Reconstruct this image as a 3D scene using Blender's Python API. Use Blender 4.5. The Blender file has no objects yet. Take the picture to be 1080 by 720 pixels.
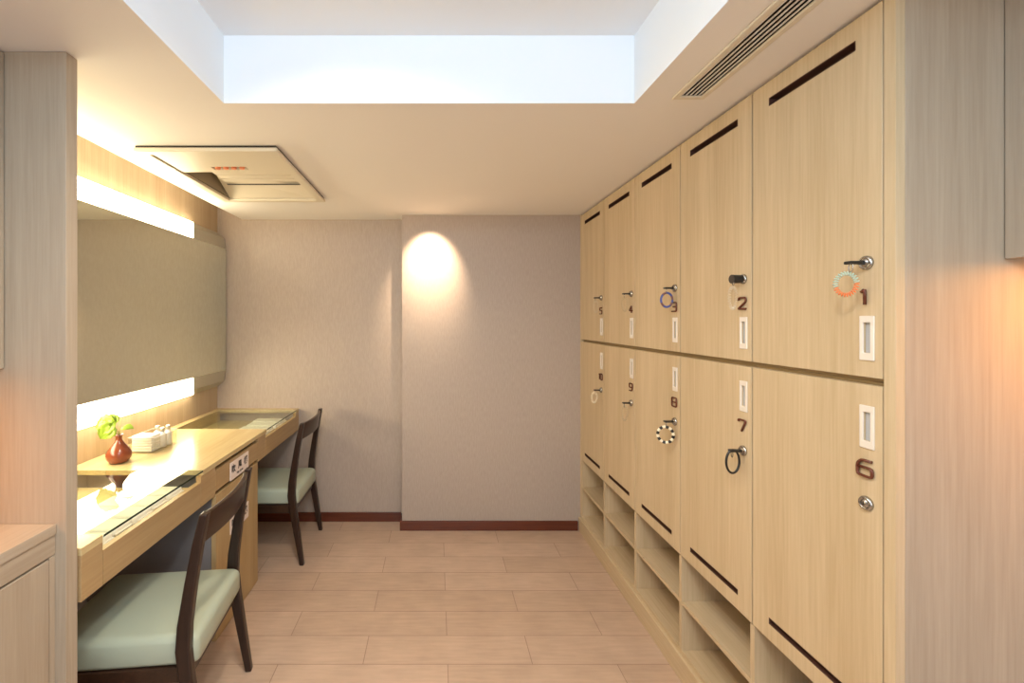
import bpy, bmesh, math, random
from mathutils import Vector, Matrix
random.seed(7)
S = bpy.context.scene
COL = S.collection
R = math.radians

# ------------------------------------------------------------------ materials
def new_mat(name):
    m = bpy.data.materials.new(name); m.use_nodes = True
    nt = m.node_tree
    return m, nt, nt.nodes['Principled BSDF']

def plain(name, col, rough=.5, metal=0., spec=.5, coat=0., trans=0.):
    m, nt, b = new_mat(name)
    b.inputs['Base Color'].default_value = (*col, 1)
    b.inputs['Roughness'].default_value = rough
    b.inputs['Metallic'].default_value = metal
    b.inputs['Specular IOR Level'].default_value = spec
    b.inputs['Coat Weight'].default_value = coat
    b.inputs['Transmission Weight'].default_value = trans
    return m

def wood(name, c1, c2, axis='Z', rough=.42, scale=26., bump=.03, spec=.4):
    m, nt, b = new_mat(name); N = nt.nodes; L = nt.links
    geo = N.new('ShaderNodeNewGeometry')
    mp = N.new('ShaderNodeMapping')
    sc = [1., 1., 1.]; sc['XYZ'.index(axis)] = .035
    mp.inputs['Scale'].default_value = sc
    L.new(geo.outputs['Position'], mp.inputs['Vector'])
    n1 = N.new('ShaderNodeTexNoise'); n1.inputs['Scale'].default_value = scale * 4.5
    n1.inputs['Detail'].default_value = 5; n1.inputs['Roughness'].default_value = .6
    n2 = N.new('ShaderNodeTexNoise'); n2.inputs['Scale'].default_value = scale * .45
    n2.inputs['Detail'].default_value = 2
    L.new(mp.outputs[0], n1.inputs['Vector']); L.new(mp.outputs[0], n2.inputs['Vector'])
    mx = N.new('ShaderNodeMath'); mx.operation = 'MULTIPLY_ADD'
    L.new(n1.outputs['Fac'], mx.inputs[0]); mx.inputs[1].default_value = .55
    m2 = N.new('ShaderNodeMath'); m2.operation = 'MULTIPLY'; m2.inputs[1].default_value = .5
    L.new(n2.outputs['Fac'], m2.inputs[0]); L.new(m2.outputs[0], mx.inputs[2])
    rp = N.new('ShaderNodeValToRGB')
    rp.color_ramp.elements[0].position = .36; rp.color_ramp.elements[0].color = (*c1, 1)
    rp.color_ramp.elements[1].position = .68; rp.color_ramp.elements[1].color = (*c2, 1)
    L.new(mx.outputs[0], rp.inputs[0]); L.new(rp.outputs[0], b.inputs['Base Color'])
    b.inputs['Roughness'].default_value = rough
    b.inputs['Specular IOR Level'].default_value = spec
    bp = N.new('ShaderNodeBump'); bp.inputs['Strength'].default_value = bump; bp.inputs['Distance'].default_value = .002
    L.new(n1.outputs['Fac'], bp.inputs['Height']); L.new(bp.outputs[0], b.inputs['Normal'])
    return m

OAK1, OAK2 = (.49, .367, .217), (.615, .485, .315)
M = {}
M['oak'] = wood('light oak veneer vertical grain', OAK1, OAK2, 'Z')
M['oak_y'] = wood('light oak veneer long grain', OAK1, OAK2, 'Y')
M['oak_edge'] = wood('oak edge band', (.25, .17, .075), (.33, .235, .11), 'Y')
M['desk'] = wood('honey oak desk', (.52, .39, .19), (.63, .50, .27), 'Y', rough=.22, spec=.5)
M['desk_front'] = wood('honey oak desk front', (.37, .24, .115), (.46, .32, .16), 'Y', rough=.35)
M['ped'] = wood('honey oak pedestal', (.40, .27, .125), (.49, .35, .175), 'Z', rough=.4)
M['panel'] = wood('light oak toned for dim cool light', (.36, .285, .205), (.45, .37, .28), 'Z', rough=.45)  # same oak, greyed and darkened to carry its dim cool lighting
M['panel_y'] = wood('light oak toned for dim cool light, long grain', (.36, .285, .205), (.45, .37, .28), 'Y', rough=.35)
M['wallwood'] = wood('oak wall cladding', (.40, .295, .185), (.50, .385, .255), 'Z', rough=.5)
M['dark_wood'] = wood('dark walnut', (.014, .006, .004), (.032, .014, .009), 'Z', rough=.3, scale=30, spec=.5)
M['dark_wood_y'] = wood('dark walnut rail', (.020, .009, .005), (.050, .023, .013), 'Y', rough=.3, scale=30, spec=.5)
M['base_wood'] = wood('red brown skirting wood', (.085, .020, .010), (.15, .038, .018), 'X', rough=.25, spec=.5)
M['ceil'] = plain('ceiling paint', (.84, .815, .785), .85)
M['white'] = plain('white plastic', (.82, .80, .77), .35)
M['cream'] = plain('cream enamel', (.70, .64, .52), .38)
M['cream_shade'] = plain('shade darkened cream enamel', (.40, .34, .24), .5)  # cream enamel darkened to paint in the shade of recessed parts
M['black'] = plain('black plastic', (.012, .011, .011), .35)
M['dark'] = plain('dark duct and gap shade', (.03, .026, .022), .7)
M['chrome'] = plain('chrome', (.45, .44, .42), .25, 1.)
M['steel'] = plain('brushed aluminium', (.52, .50, .42), .38, .7)
M['grey'] = plain('grey pull recess', (.42, .43, .45), .4)
M['handle'] = plain('pale metal pull', (.80, .74, .66), .35, .15)
M['digit'] = plain('red brown acrylic digit', (.12, .032, .016), .25)
M['orange'] = plain('orange coil', (.85, .22, .06), .35)
M['teal'] = plain('pale green coil', (.48, .66, .56), .35)
M['blue'] = plain('blue cord', (.05, .08, .30), .4)
M['bluebrown'] = plain('plum cord', (.16, .07, .07), .4)
M['clear'] = plain('clear coil', (.68, .60, .46), .2)
M['clear2'] = plain('smoky coil', (.50, .42, .30), .25)
M['creamcoil'] = plain('cream coil', (.86, .76, .56), .3)
M['vase'] = plain('brown glazed clay', (.20, .045, .016), .22, coat=.3)
M['towel'] = plain('white cotton', (.86, .84, .79), .9)
M['pack'] = plain('white wrapper', (.84, .80, .70), .45)
M['slot'] = plain('dark brown slot liner', (.075, .030, .019), .5)
M['greylam'] = plain('grey laminate', (.21, .20, .205), .5)
M['tray_cool_tint'] = plain('cool lit recess tint', (.84, .86, .88), .85)  # ceiling paint tinted cooler and whiter to carry the tray's bluish light
M['ink'] = plain('black ink', (.02, .018, .018), .6)
M['sign'] = plain('white sign board', (.84, .74, .68), .4)
M['strap'] = plain('ivory wall paint', (.62, .62, .63), .7)
M['glassedge'] = plain('green glass edge', (.012, .035, .022), .1)

def wallpaper():
    m, nt, b = new_mat('taupe textured wallpaper'); N = nt.nodes; L = nt.links
    geo = N.new('ShaderNodeNewGeometry'); mp = N.new('ShaderNodeMapping')
    mp.inputs['Scale'].default_value = (1, 1, .16)
    L.new(geo.outputs['Position'], mp.inputs['Vector'])
    n = N.new('ShaderNodeTexNoise'); n.inputs['Scale'].default_value = 150; n.inputs['Detail'].default_value = 3
    n.inputs['Roughness'].default_value = .6
    L.new(mp.outputs[0], n.inputs['Vector'])
    rp = N.new('ShaderNodeValToRGB')
    rp.color_ramp.elements[0].position = .3; rp.color_ramp.elements[0].color = (.405, .332, .278, 1)
    rp.color_ramp.elements[1].position = .7; rp.color_ramp.elements[1].color = (.460, .382, .322, 1)
    L.new(n.outputs['Fac'], rp.inputs[0]); L.new(rp.outputs[0], b.inputs['Base Color'])
    b.inputs['Roughness'].default_value = .42; b.inputs['Specular IOR Level'].default_value = .35
    bp = N.new('ShaderNodeBump'); bp.inputs['Strength'].default_value = .22; bp.inputs['Distance'].default_value = .002
    L.new(n.outputs['Fac'], bp.inputs['Height']); L.new(bp.outputs[0], b.inputs['Normal'])
    return m
M['paper'] = wallpaper()

def tiles():
    m, nt, b = new_mat('wood look floor tile'); N = nt.nodes; L = nt.links
    geo = N.new('ShaderNodeNewGeometry')
    ad = N.new('ShaderNodeVectorMath'); ad.operation = 'ADD'
    ad.inputs[1].default_value = (-.0495 + .729 * 8, -1.874 + .17 * 40, 0)
    L.new(geo.outputs['Position'], ad.inputs[0])
    br = N.new('ShaderNodeTexBrick')
    br.inputs['Scale'].default_value = 1; br.inputs['Brick Width'].default_value = .729
    br.inputs['Row Height'].default_value = .17; br.inputs['Mortar Size'].default_value = .0016
    br.inputs['Mortar Smooth'].default_value = .3
    br.offset = .5; br.offset_frequency = 2; br.squash = 1
    br.inputs['Color1'].default_value = (.50, .36, .262, 1)
    br.inputs['Color2'].default_value = (.57, .42, .318, 1)
    br.inputs['Mortar'].default_value = (.29, .19, .135, 1)
    L.new(ad.outputs[0], br.inputs['Vector'])
    mp = N.new('ShaderNodeMapping'); mp.inputs['Scale'].default_value = (.12, 1, 1)
    L.new(geo.outputs['Position'], mp.inputs['Vector'])
    n = N.new('ShaderNodeTexNoise'); n.inputs['Scale'].default_value = 60; n.inputs['Detail'].default_value = 5
    L.new(mp.outputs[0], n.inputs['Vector'])
    n2 = N.new('ShaderNodeTexNoise'); n2.inputs['Scale'].default_value = 7; n2.inputs['Detail'].default_value = 3
    L.new(geo.outputs['Position'], n2.inputs['Vector'])
    rp = N.new('ShaderNodeValToRGB')
    rp.color_ramp.elements[0].position = .25; rp.color_ramp.elements[0].color = (.80, .78, .76, 1)
    rp.color_ramp.elements[1].position = .75; rp.color_ramp.elements[1].color = (1.12, 1.1, 1.08, 1)
    av = N.new('ShaderNodeMath'); av.operation = 'MULTIPLY_ADD'; av.inputs[1].default_value = .5
    L.new(n.outputs['Fac'], av.inputs[0])
    h = N.new('ShaderNodeMath'); h.operation = 'MULTIPLY'; h.inputs[1].default_value = .5
    L.new(n2.outputs['Fac'], h.inputs[0]); L.new(h.outputs[0], av.inputs[2])
    L.new(av.outputs[0], rp.inputs[0])
    mu = N.new('ShaderNodeMix'); mu.data_type = 'RGBA'; mu.blend_type = 'MULTIPLY'
    mu.inputs[0].default_value = 1
    L.new(br.outputs['Color'], mu.inputs[6]); L.new(rp.outputs[0], mu.inputs[7])
    L.new(mu.outputs[2], b.inputs['Base Color'])
    b.inputs['Roughness'].default_value = .36; b.inputs['Specular IOR Level'].default_value = .45
    bp = N.new('ShaderNodeBump'); bp.inputs['Strength'].default_value = .4; bp.inputs['Distance'].default_value = .002
    bp.invert = True
    L.new(br.outputs['Fac'], bp.inputs['Height']); L.new(bp.outputs[0], b.inputs['Normal'])
    return m
M['tile'] = tiles()

def leather():
    m, nt, b = new_mat('mint green leatherette'); N = nt.nodes; L = nt.links
    geo = N.new('ShaderNodeNewGeometry')
    n = N.new('ShaderNodeTexNoise'); n.inputs['Scale'].default_value = 300; n.inputs['Detail'].default_value = 3
    L.new(geo.outputs['Position'], n.inputs['Vector'])
    b.inputs['Base Color'].default_value = (.385, .435, .345, 1)
    b.inputs['Roughness'].default_value = .38
    bp = N.new('ShaderNodeBump'); bp.inputs['Strength'].default_value = .12; bp.inputs['Distance'].default_value = .001
    L.new(n.outputs['Fac'], bp.inputs['Height']); L.new(bp.outputs[0], b.inputs['Normal'])
    return m
M['leather'] = leather()

def thin_glass(name, tint, ior=1.5, rough=.0):
    m = bpy.data.materials.new(name); m.use_nodes = True
    nt = m.node_tree; N = nt.nodes; L = nt.links; N.clear()
    out = N.new('ShaderNodeOutputMaterial'); mix = N.new('ShaderNodeMixShader')
    tr = N.new('ShaderNodeBsdfTransparent'); tr.inputs['Color'].default_value = (*tint, 1)
    gl = N.new('ShaderNodeBsdfGlossy'); gl.inputs['Roughness'].default_value = rough
    fr = N.new('ShaderNodeFresnel'); fr.inputs['IOR'].default_value = ior
    ge = N.new('ShaderNodeNewGeometry'); iv = N.new('ShaderNodeMath'); iv.operation = 'SUBTRACT'; iv.inputs[0].default_value = 1
    ml = N.new('ShaderNodeMath'); ml.operation = 'MULTIPLY'      # no second reflection from the inner faces of the pane
    L.new(ge.outputs['Backfacing'], iv.inputs[1]); L.new(iv.outputs[0], ml.inputs[0]); L.new(fr.outputs[0], ml.inputs[1])
    L.new(ml.outputs[0], mix.inputs[0]); L.new(tr.outputs[0], mix.inputs[1]); L.new(gl.outputs[0], mix.inputs[2])
    L.new(mix.outputs[0], out.inputs[0])
    return m
M['glass'] = thin_glass('table glass', (.93, .96, .92), 1.65)
M['acrylic'] = thin_glass('clear acrylic', (.93, .93, .9), 1.5)

def mirror_mat():
    m, nt, b = new_mat('bronze tinted mirror')
    b.inputs['Base Color'].default_value = (.76, .78, .66, 1)
    b.inputs['Metallic'].default_value = 1; b.inputs['Roughness'].default_value = .03
    return m
M['mirror'] = mirror_mat()

def emit(name, col, s):
    m = bpy.data.materials.new(name); m.use_nodes = True
    nt = m.node_tree; nt.nodes.clear()
    o = nt.nodes.new('ShaderNodeOutputMaterial'); e = nt.nodes.new('ShaderNodeEmission')
    e.inputs[0].default_value = (*col, 1); e.inputs[1].default_value = s
    nt.links.new(e.outputs[0], o.inputs[0])
    return m
M['tube'] = emit('lit frosted strip', (1, .84, .56), 20)

def leafmat():
    m, nt, b = new_mat('lime green leaf')
    b.inputs['Base Color'].default_value = (.24, .37, .03, 1)
    b.inputs['Roughness'].default_value = .4
    b.inputs['Subsurface Weight'].default_value = .0
    return m
M['leaf'] = leafmat()
M['stem'] = plain('green stem', (.28, .33, .06), .5)

# ------------------------------------------------------------------ mesh helpers
class MB:
    def __init__(s): s.bm = bmesh.new()
    def box(s, x0, x1, y0, y1, z0, z1, bevel=0., seg=2):
        t = bmesh.new()
        bmesh.ops.create_cube(t, size=1)
        for v in t.verts:
            v.co = Vector(((x0 + x1) / 2 + v.co.x * (x1 - x0), (y0 + y1) / 2 + v.co.y * (y1 - y0), (z0 + z1) / 2 + v.co.z * (z1 - z0)))
        if bevel: bmesh.ops.bevel(t, geom=t.edges[:], offset=bevel, segments=seg, profile=.6, affect='EDGES')
        s.merge(t); return s
    def merge(s, t):
        me = bpy.data.meshes.new('tmp'); t.to_mesh(me); t.free()
        s.bm.from_mesh(me); bpy.data.meshes.remove(me)
    def quad(s, *pts):
        s.bm.faces.new([s.bm.verts.new(p) for p in pts]); return s
    def slab_holes(s, us, vs, holes, w0, w1, f):
        """slab between w0 and w1 in a (u,v,w) frame, f maps to xyz, rectangular through-holes"""
        U = sorted(set([round(a, 5) for a in us] + [round(a, 5) for h in holes for a in h[:2]]))
        V = sorted(set([round(a, 5) for a in vs] + [round(a, 5) for h in holes for a in h[2:]]))
        def solid(i, j):
            if i < 0 or j < 0 or i >= len(U) - 1 or j >= len(V) - 1: return False
            cu, cv = (U[i] + U[i + 1]) / 2, (V[j] + V[j + 1]) / 2
            return not any(h[0] < cu < h[1] and h[2] < cv < h[3] for h in holes)
        cache = {}
        def vert(i, j, k):
            if (i, j, k) not in cache: cache[(i, j, k)] = s.bm.verts.new(f(U[i], V[j], (w0, w1)[k]))
            return cache[(i, j, k)]
        for i in range(len(U) - 1):
            for j in range(len(V) - 1):
                if not solid(i, j): continue
                for k in (0, 1): s.bm.faces.new([vert(i, j, k), vert(i + 1, j, k), vert(i + 1, j + 1, k), vert(i, j + 1, k)])
                for (di, dj, a, b) in ((-1, 0, (i, j), (i, j + 1)), (1, 0, (i + 1, j), (i + 1, j + 1)), (0, -1, (i, j), (i + 1, j)), (0, 1, (i, j + 1), (i + 1, j + 1))):
                    if not solid(i + di, j + dj):
                        s.bm.faces.new([vert(*a, 0), vert(*b, 0), vert(*b, 1), vert(*a, 1)])
        bmesh.ops.recalc_face_normals(s.bm, faces=s.bm.faces[:])
        return s
    def cyl(s, p0, p1, r0, r1=None, n=24):
        r1 = r0 if r1 is None else r1
        p0, p1 = Vector(p0), Vector(p1); d = p1 - p0
        t = bmesh.new()
        bmesh.ops.create_cone(t, cap_ends=True, segments=n, radius1=r0, radius2=r1, depth=d.length)
        q = d.to_track_quat('Z', 'Y').to_matrix().to_4x4()
        bmesh.ops.transform(t, matrix=Matrix.Translation((p0 + p1) / 2) @ q, verts=t.verts[:])
        s.merge(t); return s
    def tube(s, pts, r, n=8, closed=False, mats=None):
        """round tube along points; r a number or a list; mats optional material index per segment"""
        pts = [Vector(p) for p in pts]; k = len(pts)
        rings = []; up = None
        for i, p in enumerate(pts):
            a = pts[(i - 1) % k] if (closed or i > 0) else p
            b = pts[(i + 1) % k] if (closed or i < k - 1) else p
            d = (b - a).normalized()
            if up is None:
                up = Vector((0, 0, 1)) if abs(d.z) < .9 else Vector((1, 0, 0))
            side = d.cross(up).normalized(); up = side.cross(d).normalized()
            rr = r[i] if isinstance(r, (list, tuple)) else r
            rings.append([s.bm.verts.new(p + side * math.cos(2 * math.pi * q / n) * rr + up * math.sin(2 * math.pi * q / n) * rr) for q in range(n)])
        for i in range(k if closed else k - 1):
            A, B = rings[i], rings[(i + 1) % k]
            for q in range(n):
                fc = s.bm.faces.new([A[q], A[(q + 1) % n], B[(q + 1) % n], B[q]]); fc.smooth = True
                if mats: fc.material_index = mats[i]
        if not closed:
            s.bm.faces.new(rings[0][::-1]); s.bm.faces.new(rings[-1])
        return s
    def lathe(s, prof, n=40):
        rings = []
        for (r, z) in prof:
            rings.append([s.bm.verts.new((r * math.cos(2 * math.pi * i / n), r * math.sin(2 * math.pi * i / n), z)) for i in range(n)])
        for a, b in zip(rings, rings[1:]):
            for i in range(n):
                fc = s.bm.faces.new([a[i], a[(i + 1) % n], b[(i + 1) % n], b[i]]); fc.smooth = True
        s.bm.faces.new(rings[0][::-1]); s.bm.faces.new(rings[-1])
        return s
    def sweep(s, secs, smooth=False):
        """secs: list of equal-length point rings"""
        rr = [[s.bm.verts.new(p) for p in sec] for sec in secs]
        n = len(rr[0])
        for a, b in zip(rr, rr[1:]):
            for i in range(n):
                fc = s.bm.faces.new([a[i], a[(i + 1) % n], b[(i + 1) % n], b[i]]); fc.smooth = smooth
        s.bm.faces.new(rr[0][::-1]); s.bm.faces.new(rr[-1])
        bmesh.ops.recalc_face_normals(s.bm, faces=s.bm.faces[:])
        return s
    def xform(s, mat):
        bmesh.ops.transform(s.bm, matrix=mat, verts=s.bm.verts[:]); return s
    def build(s, name, mats, parent=None, smooth=False):
        if smooth:
            for f in s.bm.faces: f.smooth = True
        me = bpy.data.meshes.new(name); s.bm.to_mesh(me); s.bm.free()
        o = bpy.data.objects.new(name, me); COL.objects.link(o)
        for m in (mats if isinstance(mats, (list, tuple)) else [mats]): me.materials.append(m)
        if parent: o.parent = parent
        return o

def thing(name, label, cat, loc=(0, 0, 0), rz=0., group=None):
    o = bpy.data.objects.new(name, None); COL.objects.link(o)
    o.empty_display_size = .05
    o.location = loc; o.rotation_euler = (0, 0, rz)
    return tag(o, label, cat, group)
def tag(o, label, cat, group=None):
    o['label'] = label; o['category'] = cat
    if group: o['group'] = group
    return o
def struct(o, label, cat):
    o['kind'] = 'structure'; o['label'] = label; o['category'] = cat; return o
def box(name, m, parent, *a, **k): return MB().box(*a, **k).build(name, m, parent)
def bevel_mod(o, w=.002, seg=2):
    b = o.modifiers.new('bevel', 'BEVEL'); b.width = w; b.segments = seg; b.limit_method = 'ANGLE'
    return o
def copy_tree(o, parent=None):
    c = o.copy(); COL.objects.link(c)
    if parent: c.parent = parent
    for ch in list(o.children): copy_tree(ch, c)
    return c

def text_mesh(name, body, size, depth, f, m, parent, bold=0.):
    """extruded lettering; f maps the text plane (u, v, w) to xyz"""
    cu = bpy.data.curves.new(name, 'FONT'); cu.body = body; cu.size = size; cu.extrude = depth / 2
    cu.align_x = 'CENTER'; cu.align_y = 'CENTER'; cu.offset = bold
    cu.resolution_u = 4
    to = bpy.data.objects.new(name + '_src', cu); COL.objects.link(to)
    dg = bpy.context.evaluated_depsgraph_get()
    me = bpy.data.meshes.new_from_object(to.evaluated_get(dg), depsgraph=dg)
    bpy.data.objects.remove(to); bpy.data.curves.remove(cu)
    xs = [v.co.x for v in me.vertices]; ys = [v.co.y for v in me.vertices]
    cx, cy = ((min(xs) + max(xs)) / 2, (min(ys) + max(ys)) / 2) if xs else (0, 0)
    for v in me.vertices: v.co = f(v.co.x - cx, v.co.y - cy, v.co.z + depth / 2)
    me.materials.clear(); me.materials.append(m)
    me.name = name
    o = bpy.data.objects.new(name, me); COL.objects.link(o); o.parent = parent
    return o

# ------------------------------------------------------------------ dimensions
H = 1.48                      # camera height
ZC = 2.2165                   # dropped ceiling
ZT = 2.447                    # tray ceiling
YB, YC = 3.211, 3.073         # recessed back wall, projecting back wall
XW = -1.61                    # left wall
XL = 1.015                    # locker fronts
XR = 1.62                     # right wall
YF = -2.2                     # wall behind the camera
XD, ZD = -1.01, .8285         # desk front, desk top

# ------------------------------------------------------------------ room shell
struct(box('floor', M['tile'], None, XW - .1, XR + .1, YF - .1, YB + .1, -.1, 0), 'floor of pinkish tan wood look plank tiles', 'floor')
c = MB().slab_holes((-1.427, XR + .1), (YF, YB), [(-.723, .675, -1.6, 1.485), (-1.262, -.69, 1.86, 2.627), (.797, .870, -.6, 1.430)],
                    ZC, ZT, lambda u, v, w: (u, v, w))
c.box(XW - .1, XR + .1, YF - .1, YB + .1, ZT + .012, ZT + .08)
c.box(-.723, .675, -1.6, 1.485, ZT, ZT + .011)
co_ = c.build('ceiling', [M['ceil'], M['tray_cool_tint']])
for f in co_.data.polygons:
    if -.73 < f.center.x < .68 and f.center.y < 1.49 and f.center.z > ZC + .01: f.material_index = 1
struct(co_, 'cream ceiling with a deep white lit tray recess', 'ceiling')
struct(box('wall_back', M['paper'], None, XW - .1, XR + .1, YB, YB + .1, 0, ZT), 'taupe wallpapered back wall in the recess behind the desk', 'wall')
struct(box('wall_back_projection', M['paper'], None, -.2405, XR + .1, YC, YB, 0, ZC), 'projecting taupe wallpapered back wall lit by a spot', 'wall')
struct(box('wall_left', M['wallwood'], None, XW - .1, XW, YF, YB, ZD - .02, ZT), 'oak clad left wall behind the mirror', 'wall')
struct(box('wall_left_lower', M['strap'], None, XW - .1, XW, YF, YB, 0, ZD - .02), 'plain grey wall below the desk', 'wall')
struct(box('wall_right', M['strap'], None, XR, XR + .1, YF, YB, 0, ZT), 'plain right wall behind the lockers', 'wall')
struct(box('wall_front', M['strap'], None, XW - .1, XR + .1, YF - .1, YF, 0, ZT), 'plain wall behind the camera', 'wall')
b = MB().box(XW, -.2405 - .016, YB - .016, YB, 0, .066, bevel=.003)
b.build('baseboard_recess', M['base_wood']); struct(bpy.data.objects['baseboard_recess'], 'dark red brown skirting board in the wall recess', 'baseboard')
b = MB().box(-.2405 - .014, XL - .02, YC - .016, YC, 0, .066, bevel=.003).box(-.2405 - .014, -.2405, YC - .002, YB - .016, 0, .066, bevel=.003)
struct(b.build('baseboard_back', M['base_wood']), 'dark red brown skirting board on the projecting wall', 'baseboard')

# ------------------------------------------------------------------ lockers
CW = .4123; Y0 = .989
XBK = 1.50
def text_f(x, cy, cz, k=1.):            # lettering on a plane that faces -X
    return lambda u, v, w: (x - w, cy - u * k, cz + v)
STROKES = {
 '0': ([(0, 0), (1, 0), (1, 1), (0, 1)], 1), '1': ([(-.1, .80), (.5, 1), (.5, 0)], 0),
 '2': ([(.03, .76), (.03, 1), (.97, 1), (.97, .62), (.03, .05), (.03, 0), (1, 0)], 0),
 '3': ([(0, 1), (1, 1), (1, 0), (0, 0)], 0), '4': ([(.7, 0), (.7, 1), (0, .3), (1, .3)], 0),
 '5': ([(1, 1), (0, 1), (0, .56), (1, .56), (1, 0), (0, 0)], 0),
 '6': ([(.95, 1), (.28, 1), (0, .72), (0, 0), (1, 0), (1, .55), (.06, .55)], 0),
 '7': ([(0, .80), (0, 1), (1, 1), (.42, 0)], 0), '8': ([(0, 0), (1, 0), (1, 1), (0, 1)], 1),
 '9': ([(.94, .45), (0, .45), (0, 1), (1, 1), (1, .28), (.72, 0), (.05, 0)], 0)}
def soften(p, closed, c=.17):
    out = []
    n = len(p)
    for i, q in enumerate(p):
        if not closed and i in (0, n - 1): out.append(q); continue
        a, b_ = Vector(p[i - 1]), Vector(p[(i + 1) % n]); q = Vector(q)
        for o in (a, b_) :
            d = o - q; out.append(tuple(q + d.normalized() * min(c, d.length * .4)))
        m = (Vector(out[-1]) + Vector(out[-2])) / 4 + q / 2
        out.insert(len(out) - 1, tuple(m))
    return out
def number_mesh(num, cy, cz, m, parent):
    mb = MB(); hgt = .037
    txt = str(num); wd = {1: .014, 10: .026}.get(num, .035)
    for k, ch in enumerate(txt):
        cw = .010 if (ch == '1' and num == 10) else wd
        ox = 0 if len(txt) == 1 else (-.021 if k == 0 else .009)
        pts, closed = STROKES[ch]
        lines = [(soften(pts, closed), closed)]
        if ch == '8': lines.append(([(0, .5), (1, .5)], 0))
        if ch == '3': lines.append(([(.3, .52), (1, .52)], 0))
        for p, cl in lines:
            mb.tube([(-.004, cy - ox - (u - .5) * cw, cz + (v - .5) * hgt) for u, v in p], .0034, 8, bool(cl))
    return mb.build('number', m, parent)
def locker(num, col, upper):
    ya = Y0 + CW * col
    z0, z1 = (1.3355, ZC - .004) if upper else (.5005, 1.3345)
    d0, d1 = (1.3445, ZC - .010) if upper else (.5035, 1.3265)
    where = 'upper row' if upper else 'lower row'
    extra = {1: 'nearest of the top', 6: 'nearest of the bottom'}
    t = thing('locker', f'light oak locker numbered {num}, ' + where + (', nearest to the camera' if num in (1, 6) else ', farthest by the back wall' if num in (5, 10) else ''),
              'locker', (XL, ya, z0), 0, 'numbered lockers')
    h = z1 - z0; fx = .0195; e = .0006
    bd = MB()
    w = .016; D = XBK - XL
    bd.box(fx, D, e, w, 0, h).box(fx, D, CW - w, CW - e, 0, h)
    bd.box(fx, D, w, CW - w, 0, w).box(fx, D, w, CW - w, h - w, h)
    bd.box(D - .008, D, w, CW - w, w, h - w)
    bd.build('body', M['oak_edge'], t)
    # door with its vent slot and pull hole, local frame: u along Y, v along Z
    g = .0030
    dz0, dz1 = d0 - z0, d1 - z0
    if upper: sl = (.067, .343, 2.131 - z0, 2.156 - z0); hz = (1.384 - z0, 1.489 - z0)
    else: sl = (.067, .343, .552 - z0, .572 - z0); hz = (1.177 - z0, 1.278 - z0)
    hy = (.0195, .0545)
    hole = (hy[0] + .009, hy[1] - .009, hz[0] + .018, hz[1] - .016)
    dm = MB().slab_holes((g, CW - g), (dz0, dz1), [sl, hole], 0, .0185, lambda u, v, w: (w, u, v))
    door = dm.build('door', M['oak'], t)
    bevel_mod(door, .0009, 1)
    sn = MB(); a0, a1, b0, b1 = sl
    sn.slab_holes((a0 + .0003, a1 - .0003), (b0 + .0003, b1 - .0003), [(a0 + .0022, a1 - .0022, b0 + .0022, b1 - .0022)], .0008, .030, lambda u, v, w: (w, u, v))
    sn.box(.0302, .032, a0, a1, b0, b1)
    sn.build('vent_slot', M['slot'], door)
    # pull: bevelled frame and recessed cup
    hm = MB().slab_holes(hy, hz, [hole], -.0035, .0002, lambda u, v, w: (w, u, v))
    ho = hm.build('handle', M['handle'], door); bevel_mod(ho, .0015, 2)
    box('pull_recess', M['grey'], ho, .004, .0165, hole[0] + .0002, hole[1] - .0002, hole[2] + .0002, hole[3] - .0002)
    # digits
    nz = (1.534 if upper else 1.130) - z0
    ny = .040
    number_mesh(num, ny, nz, M['digit'], door)
    # cylinder lock
    lz = (1.614 if upper else 1.048) - z0
    lm = MB()
    prof = [(.0, 0), (.0165, 0), (.0165, .004), (.0140, .0075), (.0115, .0075), (.0110, .0055), (.0085, .0055), (.008, .0085), (.0, .0085)]
    lm.lathe([(max(r, .0002), z) for r, z in prof], 28)
    lm.xform(Matrix.Translation((0, .0385, lz)) @ Matrix.Rotation(R(-90), 4, 'Y'))
    lo = lm.build('lock', M['chrome'], door)
    box('keyhole', M['ink'], lo, -.0092, -.0084, .0385 - .001, .0385 + .001, lz - .004, lz + .004)
    return t
for i in range(5): locker(i + 1, i, True)
for i in range(5): locker(i + 6, i, False)

# shoe cubbies under the lockers
rk = thing('shoe_rack', 'two tier oak shoe cubby rack with plinth under the lockers', 'shoe rack', (XL, Y0, 0))
LY = CW * 5
box('plinth', M['oak_y'], rk, -.013, .012, 0, LY + .02, 0, .094, bevel=.002)
box('shelf', M['oak_y'], rk, .001, .44, 0, LY, .0945, .1125)
for i in range(6):
    y = CW * i
    a, bb = (y, y + .017) if i == 0 else (y - .017, y) if i == 5 else (y - .009, y + .009)
    box('divider', M['oak'], rk, .001, .44, a, bb, .1130, .4995)
for i in range(5):
    a = CW * i + (.0175 if i == 0 else .0095); bb = CW * (i + 1) - (.0175 if i == 4 else .0095)
    box('shelf', M['oak_y'], rk, .003, .44, a, bb, .301, .317)
box('back_panel', M['oak'], rk, .441, .455, 0, LY, .0945, .4995)

ep = thing('end_panel', 'tall pale oak panel closing the near end of the lockers', 'panel', (XL, .963, 0))
bevel_mod(box('panel', M['panel'], ep, .0215, XR - XL - .001, 0, .0255, .0005, ZC - .001), .001)
bevel_mod(box('edge_strip', M['oak'], ep, -.0005, .021, 0, .0255, .0005, ZC - .001), .001)
fs = tag(bevel_mod(box('filler_strip', M['oak'], None, XL, XL + .03, Y0 + LY + .001, YC - .0005, .097, ZC - .002), .001),
         'narrow oak filler strip between the farthest lockers and the back wall', 'panel')

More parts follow.
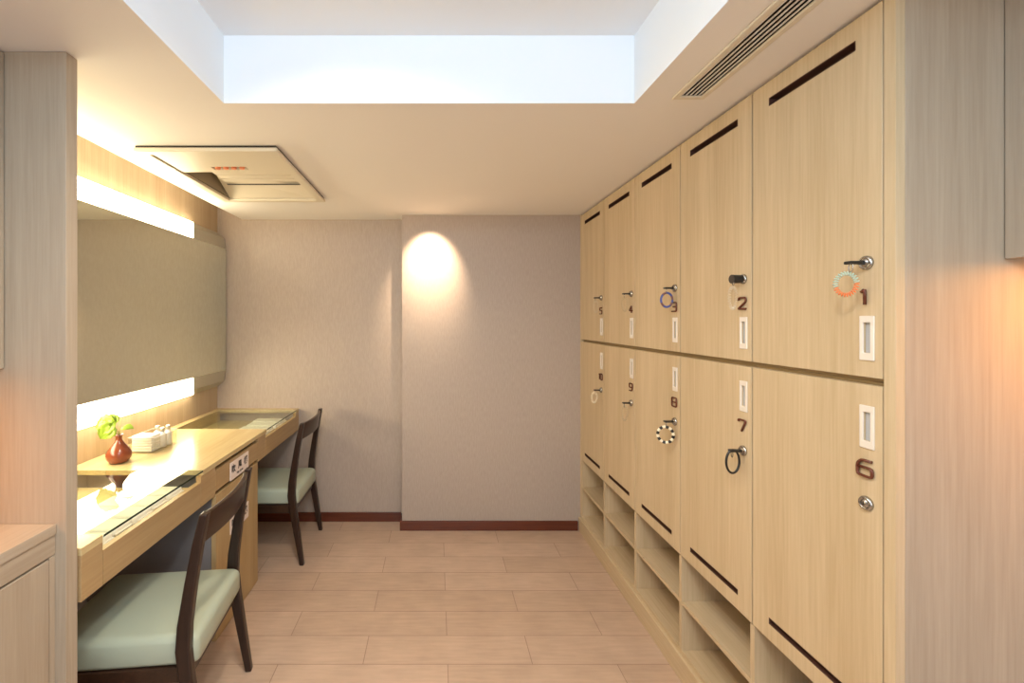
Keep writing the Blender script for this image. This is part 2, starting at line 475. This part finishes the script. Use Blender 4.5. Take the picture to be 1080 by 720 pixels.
# ------------------------------------------------------------------ keys with bracelets
def ring_pts(c, rx, rz, tilt, n=48, ph=0.):
    """ring in a vertical plane turned by tilt about Z"""
    out = []
    for i in range(n):
        a = 2 * math.pi * i / n + ph
        u, v = rx * math.cos(a), rz * math.sin(a)
        out.append((c[0] + u * math.cos(tilt), c[1] + u * math.sin(tilt), c[2] + v))
    return out
def coil_pts(c, rx, rz, tilt, turns, rc, n):
    out = []
    for i in range(n):
        a = 2 * math.pi * i / n; b = a * turns
        k = 1 + rc * math.cos(b)
        u, v, w = (rx + rc * math.cos(b)) * math.cos(a), (rz + rc * math.cos(b)) * math.sin(a), rc * math.sin(b)
        out.append((c[0] + u * math.cos(tilt) - w * math.sin(tilt), c[1] + u * math.sin(tilt) + w * math.cos(tilt), c[2] + v))
    return out
def key(num, col, upper, style, label):
    y = Y0 + CW * col + .0385; z = 1.614 if upper else 1.048
    t = thing('locker_key', label, 'key', (XL, y, z), 0, 'keys left in the locker locks')
    hd = MB()
    p = -.0345
    if style == 'fat':                              # thick round black head
        hd.cyl((-.0088, 0, 0), (-.040, 0, 0), .0135, .0145, 24)
        p = -.030
    else:                                           # flat bow, seen edge on
        hd.box(-.047, -.018, -.010, .010, -.0038, .0038, bevel=.003)
        hd.box(-.019, -.0088, -.0045, .0045, -.0045, .0045, bevel=.001)
    hd.build('key_head', M['black'], t, smooth=False)
    MB().tube(ring_pts((p - .004, 0, -.0105), .0075, .0115, R(75), 24), .0011, 6, True).build('split_ring', M['chrome'] if style != 'loop' else M['black'], t)
    tl = R(-40)
    if style == 'coil2':                            # green over orange
        n = 26 * 14
        pts = coil_pts((-.044, .006, -.050), .0185, .0255, tl, 26, .0046, n)
        mats = [0 if (pt[2] < -.050 + .3 * (pt[0] + .04)) else 1 for pt in pts]
        MB().tube(pts, .0010, 6, True, mats).build('coil_bracelet', [M['orange'], M['teal']], t)
    elif style == 'blue':
        pts = ring_pts((-.036, 0, -.050), .0225, .030, R(-8), 64)
        MB().tube(pts, .0045, 8, True, [0 if (i // 6) % 3 else 1 for i in range(64)]).build('bracelet', [M['blue'], M['bluebrown']], t)
    elif style == 'bead':
        pts = ring_pts((-.041, 0, -.056), .0295, .033, R(-25), 80)
        MB().tube(pts, .0062, 8, True, [0 if (i // 5) % 2 else 1 for i in range(80)]).build('bracelet', [M['black'], M['creamcoil']], t)
    elif style == 'loop':
        pts = ring_pts((-.036, .0, -.036), .023, .038, R(5), 64)
        MB().tube(pts, .0036, 8, True).build('cord_loop', M['black'], t)
    elif style in ('fat', 'pale', 'smoky'):
        m = M['clear'] if style != 'smoky' else M['clear2']
        n = 24 * 12
        lo = -.063 if style == 'fat' else -.055
        MB().tube(coil_pts((-.036, 0, lo), .0165, .036, R(20), 24, .0042, n), .0007, 6, True).build('coil_bracelet', m, t)
    elif style == 'cream':
        n = 22 * 12
        MB().tube(coil_pts((-.045, 0, -.045), .0200, .031, R(20), 22, .0045, n), .0019, 6, True).build('coil_bracelet', M['creamcoil'], t)
    return t
key(1, 0, True, 'coil2', 'black key with an orange and green coil bracelet hanging at locker 1')
key(2, 1, True, 'fat', 'thick round black key with a clear coil bracelet at locker 2')
key(3, 2, True, 'blue', 'key with a dark blue cord bracelet hanging at locker 3')
key(4, 3, True, 'smoky', 'small dark key with a clear coil bracelet at locker 4')
key(5, 4, True, 'pale', 'small dark key with a pale coil bracelet at locker 5')
key(7, 1, False, 'loop', 'black key on a plain black cord loop at locker 7')
key(8, 2, False, 'bead', 'key with a black and white striped bracelet at locker 8')
key(9, 3, False, 'smoky', 'small dark key with a faint clear coil at locker 9')
key(10, 4, False, 'cream', 'key with a cream coil bracelet hanging at locker 10')

# ------------------------------------------------------------------ vanity desk
YA, YM1, YM2 = 1.242, 1.890, 2.602       # desk start, middle wood top from / to
dk = thing('vanity_desk', 'long honey oak vanity desk with glass topped trays under the mirror', 'desk', (0, 0, 0))
DB = .675
FT = .022                                  # front board thickness
for (a, bb) in ((YM1, YM2), (YA, 1.322), (3.150, YB - .001)):
    box('desktop' if a == YM1 else 'end_block_top', M['desk'], dk, XW + .001, XD, a, bb, ZD - .022, ZD, bevel=.0012)
for (a, bb) in ((1.3225, YM1 - .0005), (YM2 + .0005, 3.1495)):
    box('back_ledge', M['desk'], dk, XW + .001, -1.558, a, bb, ZD - .022, ZD, bevel=.001)
    # tray under the glass
    tr = MB().box(-1.6, XD - .026, a, bb, .742, .752)
    tr.box(-1.6, -1.56, a, bb, .7525, ZD - .0225)
    tr.build('display_tray', M['desk'], dk)
    gb = MB().box(-1.5575, XD + .001, a + .0008, bb - .0008, ZD - .008, ZD - .0002)
    go = gb.build('glass_top', [M['glass'], M['glassedge']], dk)
    for f in go.data.polygons:
        if f.normal.x > .5: f.material_index = 1
for (a, bb, zz) in ((YA, 1.3225, ZD - .0225), (1.3245, 1.872, .781), (1.874, 1.998, ZD - .0225),
                    (2.4715, 2.585, ZD - .0225), (2.587, 3.142, .781), (3.144, YB - .001, ZD - .0225)):
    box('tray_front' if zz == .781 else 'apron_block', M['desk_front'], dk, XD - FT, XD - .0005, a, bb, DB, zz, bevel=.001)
for (a, bb) in ((YA, 1.998), (2.4715, YB - .001)):
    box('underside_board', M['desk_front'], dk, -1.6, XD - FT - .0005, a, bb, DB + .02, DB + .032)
# pedestal
pd = MB()
PX = XD - .022
for (a, bb) in ((2.0, 2.017), (2.453, 2.47)): box('side_panel', M['greylam'], dk, -1.6, PX, a, bb, .001, ZD - .0225)
pd.box(-1.6, PX, 2.0175, 2.4525, .03, .048).box(-1.6, -1.585, 2.0175, 2.4525, .05, ZD - .0225)
pd.box(PX - .03, PX - .018, 2.0175, 2.4525, .001, .029)
pd.build('pedestal', M['ped'], dk)
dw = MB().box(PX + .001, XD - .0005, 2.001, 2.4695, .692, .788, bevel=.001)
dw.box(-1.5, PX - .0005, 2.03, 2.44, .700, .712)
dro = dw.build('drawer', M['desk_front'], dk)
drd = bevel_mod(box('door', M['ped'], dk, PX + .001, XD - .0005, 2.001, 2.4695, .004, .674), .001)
def sign(name, z0, z1, parent, l1, l2):
    y0, y1 = 2.136, 2.342
    so = bevel_mod(box(name, M['sign'], parent, XD - .0004, XD + .003, y0, y1, z0, z1), .0008)
    so['label'] = 'white sign with black lettering'
    f = lambda cy, cz: (lambda u, v, w: (XD + .0032 + w, cy + u, cz + v))
    hh = z1 - z0; cz = z0 + hh * .60
    for k, ch in enumerate(l1):
        text_mesh('letter', ch, .042, .0006, f(y0 + .0335 + k * .0685, cz), M['ink'], so, .0012)
    text_mesh('lettering', l2, .017, .0006, f((y0 + y1) / 2, z0 + hh * .2), M['ink'], so, .0003)
sign('sign', .688, .776, dro, '吹風機', 'Hair dryer')
sign('sign', .425, .508, drd, '吹風機', 'Hair dryer')

# amenity packets under the glass
def packet(loc, sx, sy, sz, label, group, m, rz=0.):
    t = thing('amenity_packet', label, 'packet', loc, rz, group)
    q = MB().box(-sx / 2, sx / 2, -sy / 2, sy / 2, 0, sz, bevel=sz * .32, seg=3)
    q.build('wrapper', m, t, smooth=True)
    for s_ in (-1, 1):
        box('seal', m, t, s_ * sx / 2 - .0045 + s_ * .0035, s_ * sx / 2 + .0045 + s_ * .0035, -sy / 2 + .004, sy / 2 - .004, sz * .45, sz * .55)
    return t
for k in range(5):
    packet((-1.165 - .006 * (k % 2), 1.385 + k * .098, .7523), .215, .088, .034, 'pale wrapped amenity packet lying in a row under the near glass desktop', 'packets under the near glass', M['pack'], R(random.uniform(-2, 2)))
for k in range(4):
    packet((-1.16 - .006 * (k % 2), 2.70 + k * .115, .7523), .20, .092, .03, 'pale wrapped amenity packet lying in a row under the far glass desktop', 'packets under the far glass', M['pack'], R(random.uniform(-2, 2)))

# ------------------------------------------------------------------ mirror with slanted light strips
mr = thing('wall_mirror', 'wide tinted wall mirror with lit strips along top and bottom', 'mirror', (XW, 0, 1.0))
mx = -1.54 - XW; wx = .006; zt, zb = 1.997 - 1, 1.112 - 1; zt2, zb2 = 2.118 - 1, .990 - 1
ya, yb, yl = 1.236, YB - .012, 2.775
kx, kz = mx - .014, .078                   # knee of the bulged strip, outwards and away from the pane
prof = [(.0008, zb2), (wx, zb2), (kx, zb - kz), (mx - .004, zb), (mx - .004, zt), (kx, zt + kz), (wx, zt2), (.0008, zt2)]
MB().sweep([[(x, y, z) for x, z in prof] for y in (ya, yb)]).build('housing', M['steel'], mr)
bevel_mod(box('mirror_pane', M['mirror'], mr, mx - .0038, mx + .001, ya, yb, zb + .0005, zt - .0005), .0008)
for (z_in, z_out) in ((zb, zb2), (zt, zt2)):
    sg = 1 if z_out > z_in else -1
    o_ = .004
    pr = [(mx - .0038, z_in + sg * .002), (kx + .0006, z_in + sg * kz), (wx + .001, z_out + sg * .0004),
          (wx + .001, z_out + sg * o_), (kx + .003, z_in + sg * (kz + o_)), (mx, z_in + sg * .003)]
    MB().sweep([[(x, y, z) for x, z in pr] for y in (ya + .01,)] + [[(x, yl * (x + XW) / -1.545, z) for x, z in pr]]).build('light_strip', M['tube'], mr)

# ------------------------------------------------------------------ things on the desk
vs = thing('bud_vase', 'small round brown clay vase on the desk', 'vase', (-1.449, 1.992, ZD + .0003))
prof = [(.026, 0), (.040, .006), (.0495, .024), (.0505, .040), (.046, .055), (.034, .072), (.021, .088), (.0145, .100), (.0125, .112), (.0145, .121), (.0175, .128), (.0155, .1285), (.0105, .118), (.0100, .105), (.018, .088), (.032, .070), (.042, .055), (.0465, .040), (.0455, .024), (.036, .009), (.02, .004)]
MB().lathe(prof, 48).build('body', M['vase'], vs)

sp = thing('leaf_sprig', 'lime green leafy sprig standing in the brown vase', 'plant', (-1.449, 1.992, ZD + .102))
st = MB()
st.tube([(0, 0, 0), (-.002, 0, .03), (-.012, -.004, .055), (-.03, -.008, .075)], .0016, 6)
st.tube([(0, .002, 0), (.003, 0, .04), (.02, 0, .058), (.058, .004, .054)], .0014, 6)
st.tube([(.001, -.002, 0), (.002, 0, .06), (.012, .003, .12), (.030, .006, .165)], .0008, 6)
st.build('stem', M['stem'], sp)
def leaf(L, W, base, direction, normal, cup=.25, name='leaf'):
    d = Vector(direction).normalized(); n = Vector(normal).normalized()
    s_ = d.cross(n).normalized(); n = s_.cross(d).normalized()
    mb = MB(); nu, nv = 12, 8
    def wd(t): return W * (math.sin(math.pi * min(1, t ** .62)) ** .75) * (1 + .10 * math.sin(t * 26))
    rows = []
    for i in range(nu + 1):
        t = i / nu; row = []
        for j in range(nv + 1):
            q = (j / nv - .5) * 2; w = max(wd(t), .0008)
            back = -.16 * L * abs(q) ** 2 * max(0, 1 - 2.4 * t)
            p = Vector(base) + d * (L * t + back) + s_ * (q * w) + n * (cup * w * (q * q) * .8 - .22 * L * t * t + .003 * math.sin(q * 9 + t * 7))
            row.append(mb.bm.verts.new(p))
        rows.append(row)
    for i in range(nu):
        for j in range(nv):
            f = mb.bm.faces.new([rows[i][j], rows[i + 1][j], rows[i + 1][j + 1], rows[i][j + 1]]); f.smooth = True
    o = mb.build(name, M['leaf'], sp)
    so = o.modifiers.new('thick', 'SOLIDIFY'); so.thickness = .0008
    return o
leaf(.085, .046, (-.022, -.006, .080), (-1, -.15, -.25), (.35, -1, .25))
leaf(.070, .040, (-.026, -.012, .066), (-.55, -.3, -.75), (.45, -1, .3))
leaf(.050, .030, (-.020, -.002, .078), (-.5, .1, .8), (.3, -1, .1))
leaf(.042, .020, (.022, .0, .058), (1, 0, .05), (.2, -.5, 1))

ab = thing('acrylic_tray', 'clear acrylic box on the desk holding towels and bottles', 'tray', (-1.435, 2.215, ZD + .0003))
am = MB(); ax, ay, ah, at_ = .066, .09, .075, .0025
am.box(-ax, ax, -ay, ay, 0, .003)
for s_ in (-1, 1):
    am.box(s_ * ax - (at_ if s_ > 0 else 0), s_ * ax + (at_ if s_ < 0 else 0), -ay, ay, .0031, ah)
    am.box(-ax + at_, ax - at_, s_ * ay - (at_ if s_ > 0 else 0), s_ * ay + (at_ if s_ < 0 else 0), .0031, ah)
am.build('walls', M['acrylic'], ab)
rim = MB().tube([(-ax, -ay, ah), (ax, -ay, ah), (ax, ay, ah), (-ax, ay, ah)], .0012, 6, True)
rim.build('rim', M['white'], ab)
zt0 = ZD + .0037
for k, lb in enumerate(('white folded towel at the bottom of the acrylic box', 'white folded towel in the middle of the stack in the acrylic box', 'topmost white folded towel in the acrylic box')):
    t = thing('folded_towel', lb, 'towel', (-1.440, 2.168, zt0 + k * .0262), R((-2, 1, -1)[k]), 'towels in the acrylic box')
    q = MB().box(-.050, .050, -.036, .036, 0, .0125, bevel=.0055, seg=3).box(-.050, .050, -.0355, .0355, .0126, .0255, bevel=.0055, seg=3)
    q.build('cloth', M['towel'], t, smooth=True)
bl = None
for k, (x, y) in enumerate(((-1.398, 2.228), (-1.398, 2.274), (-1.446, 2.262))):
    lb = ('white amenity bottle in the acrylic box, next to the towels', 'white amenity bottle in the acrylic box, at its far corner', 'white amenity bottle in the acrylic box, on the wall side')[k]
    if bl is None:
        bl = thing('amenity_bottle', lb, 'bottle', (x, y, zt0), 0, 'bottles in the acrylic box')
        MB().lathe([(.016, 0), (.0185, .003), (.0185, .062), (.013, .070), (.0085, .073), (.0085, .078)], 24).build('body', M['white'], bl)
        MB().lathe([(.0105, .0782), (.0105, .096), (.009, .098)], 20).build('cap', M['steel'], bl)
    else:
        c2 = copy_tree(bl); c2.location = (x, y, zt0); tag(c2, lb, 'bottle', 'bottles in the acrylic box')

# ------------------------------------------------------------------ chairs
def make_chair(label):
    t = thing('dining_chair', label, 'chair', (0, 0, 0), 0, 'dark wood chairs at the vanity desk')
    W = .213
    def bez(p0, p1, p2, s): return tuple((1 - s) ** 2 * a + 2 * s * (1 - s) * b_ + s * s * c_ for a, b_, c_ in zip(p0, p1, p2))
    for sgn in (-1, 1):
        secs = []
        pth = [(.004, .0, .013), (-.022, .16, .017), (-.050, .33, .0215), (-.060, .42, .0225), (-.056, .50, .021), (-.038, .63, .018), (-.016, .76, .016), (.004, .856, .013)]
        for (x, z, hw) in pth:
            hy = .0145 if z < .1 else .0165
            y = sgn * (W + .006 - .006 * z / .84)
            secs.append([(x - hw, y - hy, z), (x + hw, y - hy, z), (x + hw, y + hy, z), (x - hw, y + hy, z)])
        o = MB().sweep(secs).build('rear_leg', M['dark_wood'], t)
        bevel_mod(o, .006, 3)
    # curved top rail
    secs = []
    n = 14
    for i in range(n + 1):
        q = i / n * 2 - 1; y = q * (W - .0165)
        bow = .030 * (1 - q * q)
        z0 = .748 + .004 * (1 - q * q); z1 = .848 + .003 * (1 - q * q)
        xb, xt_ = -.018 + bow, -.002 + bow
        secs.append([(xb - .011, y, z0), (xb + .011, y, z0), (xt_ + .010, y, z1), (xt_ - .010, y, z1)])
    o = MB().sweep(secs, True).build('top_rail', M['dark_wood_y'], t); bevel_mod(o, .005, 3)
    # front legs and seat frame
    for sgn in (-1, 1):
        secs = []
        for (x, z, hw) in ((-.505, 0, .013), (-.497, .2, .016), (-.490, .352, .020)):
            y = sgn * .198
            secs.append([(x - hw, y - hw, z), (x + hw, y - hw, z), (x + hw, y + hw, z), (x - hw, y + hw, z)])
        o = MB().sweep(secs).build('front_leg', M['dark_wood'], t); bevel_mod(o, .004, 2)
    fm = MB()
    for sgn in (-1, 1): fm.box(-.469, -.075, sgn * .196 - .011, sgn * .196 + .011, .305, .355, bevel=.003)
    fm.box(-.502, -.480, -.177, .177, .305, .355, bevel=.003).box(-.072, -.050, -.194, .194, .305, .355, bevel=.003)
    fm.build('seat_frame', M['dark_wood_y'], t)
    # padded seat
    bm = bmesh.new(); bmesh.ops.create_cube(bm, size=1)
    bmesh.ops.bevel(bm, geom=bm.edges[:], offset=.01, segments=1, affect='EDGES')
    bm.free()
    sm = MB()
    ns, rad = 9, .030
    x0, x1, yw, z0, z1 = -.515, -.022, .2045, .358, .452
    # rounded cushion: stacked rounded-rectangle rings, slight crown
    def ring(inset, z):
        out = []
        r = max(.026 - inset * .3, .004)
        for (cx, cy, a0) in ((x1 - inset - r, yw - inset - r, 0), (x0 + inset + r, yw - inset - r, 90), (x0 + inset + r, -yw + inset + r, 180), (x1 - inset - r, -yw + inset + r, 270)):
            for k in range(6):
                a = R(a0 + 90 * k / 5); out.append((cx + r * math.cos(a), cy + r * math.sin(a), z))
        return out
    secs = [ring(.012, z0), ring(.003, z0 + .004), ring(0, z0 + .014)]
    for k in range(1, 8):
        a = math.pi / 2 * k / 7
        secs.append(ring(rad * (1 - math.cos(a)), z1 - rad + rad * math.sin(a)))
    secs.append(ring(.09, z1 + .006)); secs.append(ring(.16, z1 + .008))
    sm.sweep(secs, True).build('seat', M['leather'], t)
    return t
ch = make_chair('dark wood chair with mint green seat nearest the camera')
ch.location = (-.773, 1.625, 0); ch.rotation_euler.z = R(5.6)
c2 = copy_tree(ch); c2.location = (-.815, 2.853, 0); c2.rotation_euler.z = R(.5)
tag(c2, 'dark wood chair with mint green seat by the back wall', 'chair', 'dark wood chairs at the vanity desk')

# ------------------------------------------------------------------ ceiling heater unit
hx0, hx1, hy0, hy1 = -1.28, -.672, 1.84, 2.645
hu = thing('ceiling_heater', 'square cream ventilation heater set in the ceiling above the desk', 'ceiling heater', (hx0, hy0, ZC))
WX, WY = hx1 - hx0, hy1 - hy0
M['lampred'] = plain('copper red lamp lens', (.75, .25, .11), .3)
HO = .280
o = MB().slab_holes((0, WX), (0, WY), [(.046, WX - .046, .046, WY - .040)], -.026, -.009, lambda u, v, w: (u, v, w)).build('frame', M['cream'], hu)
bevel_mod(o, .005, 3)
MB().slab_holes((.006, WX - .006), (.006, WY - .006), [(.046, WX - .046, .046, WY - .040)], -.0088, -.0004, lambda u, v, w: (u, v, w)).build('gap_shade', M['dark'], hu)  # dark ring painting in the shadow gap between ceiling and frame
o = MB().slab_holes((.050, WX - .047), (.048, HO), [(.225, .385, .205, .245)], -.021, -.009, lambda u, v, w: (u, v, w)).build('front_panel', M['cream'], hu)
bevel_mod(o, .003, 2)
tr_ = box('lamp_holder', M['cream_shade'], hu, .226, .384, .206, .244, -.012, -.006)
for k in range(4):
    MB().cyl((.247 + k * .038, .225, -.0122), (.247 + k * .038, .225, -.024), .013, .011, 16).build('lamp_button', M['lampred'], tr_)
cv = MB().slab_holes((.0465, WX - .0465), (HO + .0005, WY - .0405), [(.0505, WX - .0505, HO + .0045, WY - .0445)], -.0085, .085, lambda u, v, w: (u, v, w))
cv.box(.0465, WX - .0465, HO + .0005, WY - .0405, .0855, .09)
cv.build('duct', M['cream_shade'], hu)
for k in range(4):
    t_ = MB().box(.160 - .004 * k, WX - .054, -.021, .021, -.0018, .0018, bevel=.001)
    t_.xform(Matrix.Translation((0, .312 + k * .054, .004)) @ Matrix.Rotation(R(-2), 4, 'X'))
    t_.build('vane', M['cream'], hu)
box('slot', M['dark'], hu, .150, WX - .054, .5145, .5275, -.006, -.003)
fl = MB().sweep([[(.085, .530, .050), (WX - .053, .530, -.006), (WX - .053, .532, .060), (.085, .532, .060)],
                 [(.052, WY - .046, -.012), (WX - .053, WY - .046, -.012), (WX - .053, WY - .046, .060), (.052, WY - .046, .060)]])
fl.build('flap', M['cream'], hu)

# ------------------------------------------------------------------ linear air vent
vx0, vx1, vy0, vy1 = .780, .887, -.62, 1.447
av = thing('air_vent', 'long slotted air conditioning vent in the ceiling by the lockers', 'vent', (vx0, vy0, ZC))
VW, VL = vx1 - vx0, vy1 - vy0
o = MB().slab_holes((0, VW), (0, VL), [(.0185, VW - .0185, .02, VL - .0185)], -.008, -.0004, lambda u, v, w: (u, v, w)).build('frame', M['cream'], av)
bevel_mod(o, .003, 2)
dm = MB().slab_holes((.0175, VW - .0175), (.0185, VL - .0175), [(.0185, VW - .0185, .0195, VL - .0185)], -.002, .055, lambda u, v, w: (u, v, w))
dm.box(.0175, VW - .0175, .0185, VL - .0175, .0552, .057).build('duct', M['dark'], av)
for k in range(5):
    x = .0255 + k * .0140
    t_ = MB().box(-.0032, .0032, .021, VL - .0192, -.0009, .0009)
    t_.xform(Matrix.Translation((x, 0, -.001)) @ Matrix.Rotation(R(-15), 4, 'Y'))
    t_.build('blade', M['white'], av)

# ------------------------------------------------------------------ foreground cabinets and partition
pp = tag(bevel_mod(box('partition_panel', M['panel'], None, XW + .001, -1.016, 1.197, 1.2355, .0005, ZC - .001), .001),
         'tall pale oak partition panel at the left end of the desk', 'partition')
bc = thing('base_cabinet', 'low pale oak cabinet with worktop in the lower left corner', 'cabinet', (-1.041, 1.196, 0))
bevel_mod(box('countertop', M['panel_y'], bc, XW + .001 + 1.041, 0, -2.0, 0, .893, .920), .001)
bevel_mod(box('rail', M['panel_y'], bc, -.03, -.0035, -2.0, 0, .838, .8925), .001)
bevel_mod(box('body', M['panel'], bc, XW + .001 + 1.041, -.0225, -2.0, 0, .001, .837), .001)
bevel_mod(box('stile', M['panel'], bc, -.022, -.004, -.017, 0, .001, .835), .001)
for k in range(3):
    bevel_mod(box('door', M['panel'], bc, -.022, -.002, -.021 - (k + 1) * .5 + .003, -.021 - k * .5, .06, .832), .001)
lc = thing('wall_cabinet', 'oak wall cabinet at the far left edge of the photo', 'cabinet', (-1.184, 1.196, 1.35), 0, 'wall cabinets')
bevel_mod(box('body', M['panel'], lc, XW + .001 + 1.184, -.020, -1.9, 0, 0.0, ZC - .002 - 1.35), .001)
for k in range(3):
    bevel_mod(box('door', M['panel'], lc, -.0195, 0, -(k + 1) * .6 + .003, -k * .6 - .001, -.004, ZC - .006 - 1.35), .001)
rc = thing('wall_cabinet', 'pale oak wall cabinet at the upper right edge beside the lockers', 'cabinet', (1.253, .962, 1.618), 0, 'wall cabinets')
bevel_mod(box('body', M['panel'], rc, .020, XR - .001 - 1.253, -1.9, 0, 0, ZC - .002 - 1.618), .001)
for k in range(3):
    bevel_mod(box('door', M['panel'], rc, 0, .0195, -(k + 1) * .6 + .003, -k * .6 - .001, -.004, ZC - .006 - 1.618), .001)

# ------------------------------------------------------------------ lights
def area(name, loc, rot, sx, sy, col, w, spread=180):
    l = bpy.data.lights.new(name, 'AREA'); l.shape = 'RECTANGLE'; l.size = sx; l.size_y = sy
    l.color = col; l.energy = w; l.spread = R(spread)
    o = bpy.data.objects.new(name, l); COL.objects.link(o); o.location = loc; o.rotation_euler = [R(a) for a in rot]
    return o
def spot(name, loc, target, col, w, ang, blend, rad=.02):
    l = bpy.data.lights.new(name, 'SPOT'); l.color = col; l.energy = w; l.spot_size = R(ang); l.spot_blend = blend
    l.shadow_soft_size = rad
    o = bpy.data.objects.new(name, l); COL.objects.link(o); o.location = loc
    o.rotation_euler = (Vector(target) - Vector(loc)).to_track_quat('-Z', 'Y').to_euler()
    return o
def point(name, loc, col, w, rad):
    l = bpy.data.lights.new(name, 'POINT'); l.color = col; l.energy = w; l.shadow_soft_size = rad
    o = bpy.data.objects.new(name, l); COL.objects.link(o); o.location = loc
area('tray_fill_area', (0, -.75, 2.34), (90, 0, 0), 1.2, .18, (.55, .79, 1.0), 10)  # added unseen fill that brightens the far face of the tray
point('tray_fill_point', (0, .1, 2.26), (.55, .79, 1.0), 19, .10)  # invented point source, out of view, lifting the tray walls and ceiling
for k, (x, y) in enumerate(((-.30, 1.0), (.10, .2))):
    spot('tray_downlight', (x, y, ZT - .02), (x + .1, y + .7, 0), (1, .87, .70), 92, 135, 1., .09)
area('rear_fill_area', (.0, -1.9, 1.5), (85, 0, 0), 2.6, 1.4, (.90, .96, 1.0), 31)  # added unseen fill for cool light from behind the camera
spot('wall_spot', (-.045, 2.78, ZC - .03), (-.045, 3.073, 1.86), (1, .74, .50), 92, 65, 1., .018)
area('under_cabinet_right', (1.43, .72, 1.608), (0, 0, 0), .25, .35, (1, .40, .08), 5)
area('under_cabinet_left', (-1.40, .80, 1.335), (0, 0, 0), .25, .5, (1, .40, .07), 4.2)

w = bpy.data.worlds.new('World'); S.world = w; w.use_nodes = True
w.node_tree.nodes['Background'].inputs[0].default_value = (.9, .95, 1, 1)
w.node_tree.nodes['Background'].inputs[1].default_value = .3

# ------------------------------------------------------------------ camera and view
cam = bpy.data.cameras.new('Camera'); cam.sensor_width = 36; cam.sensor_fit = 'HORIZONTAL'
cam.lens = 460 / 1080 * 36; cam.shift_x = 80 / 1080; cam.shift_y = -23 / 1080
cam.clip_start = .02
co = bpy.data.objects.new('Camera', cam); COL.objects.link(co)
co.location = (0, 0, H); co.rotation_euler = (R(90), 0, 0)
S.camera = co
S.view_settings.view_transform = 'Standard'; S.view_settings.look = 'None'
S.view_settings.exposure = 0.0; S.view_settings.gamma = 1; S.view_settings.use_curve_mapping = False
S.cycles.max_bounces = 12; S.cycles.diffuse_bounces = 6; S.cycles.glossy_bounces = 6; S.cycles.transparent_max_bounces = 12
S.cycles.sample_clamp_indirect = 6
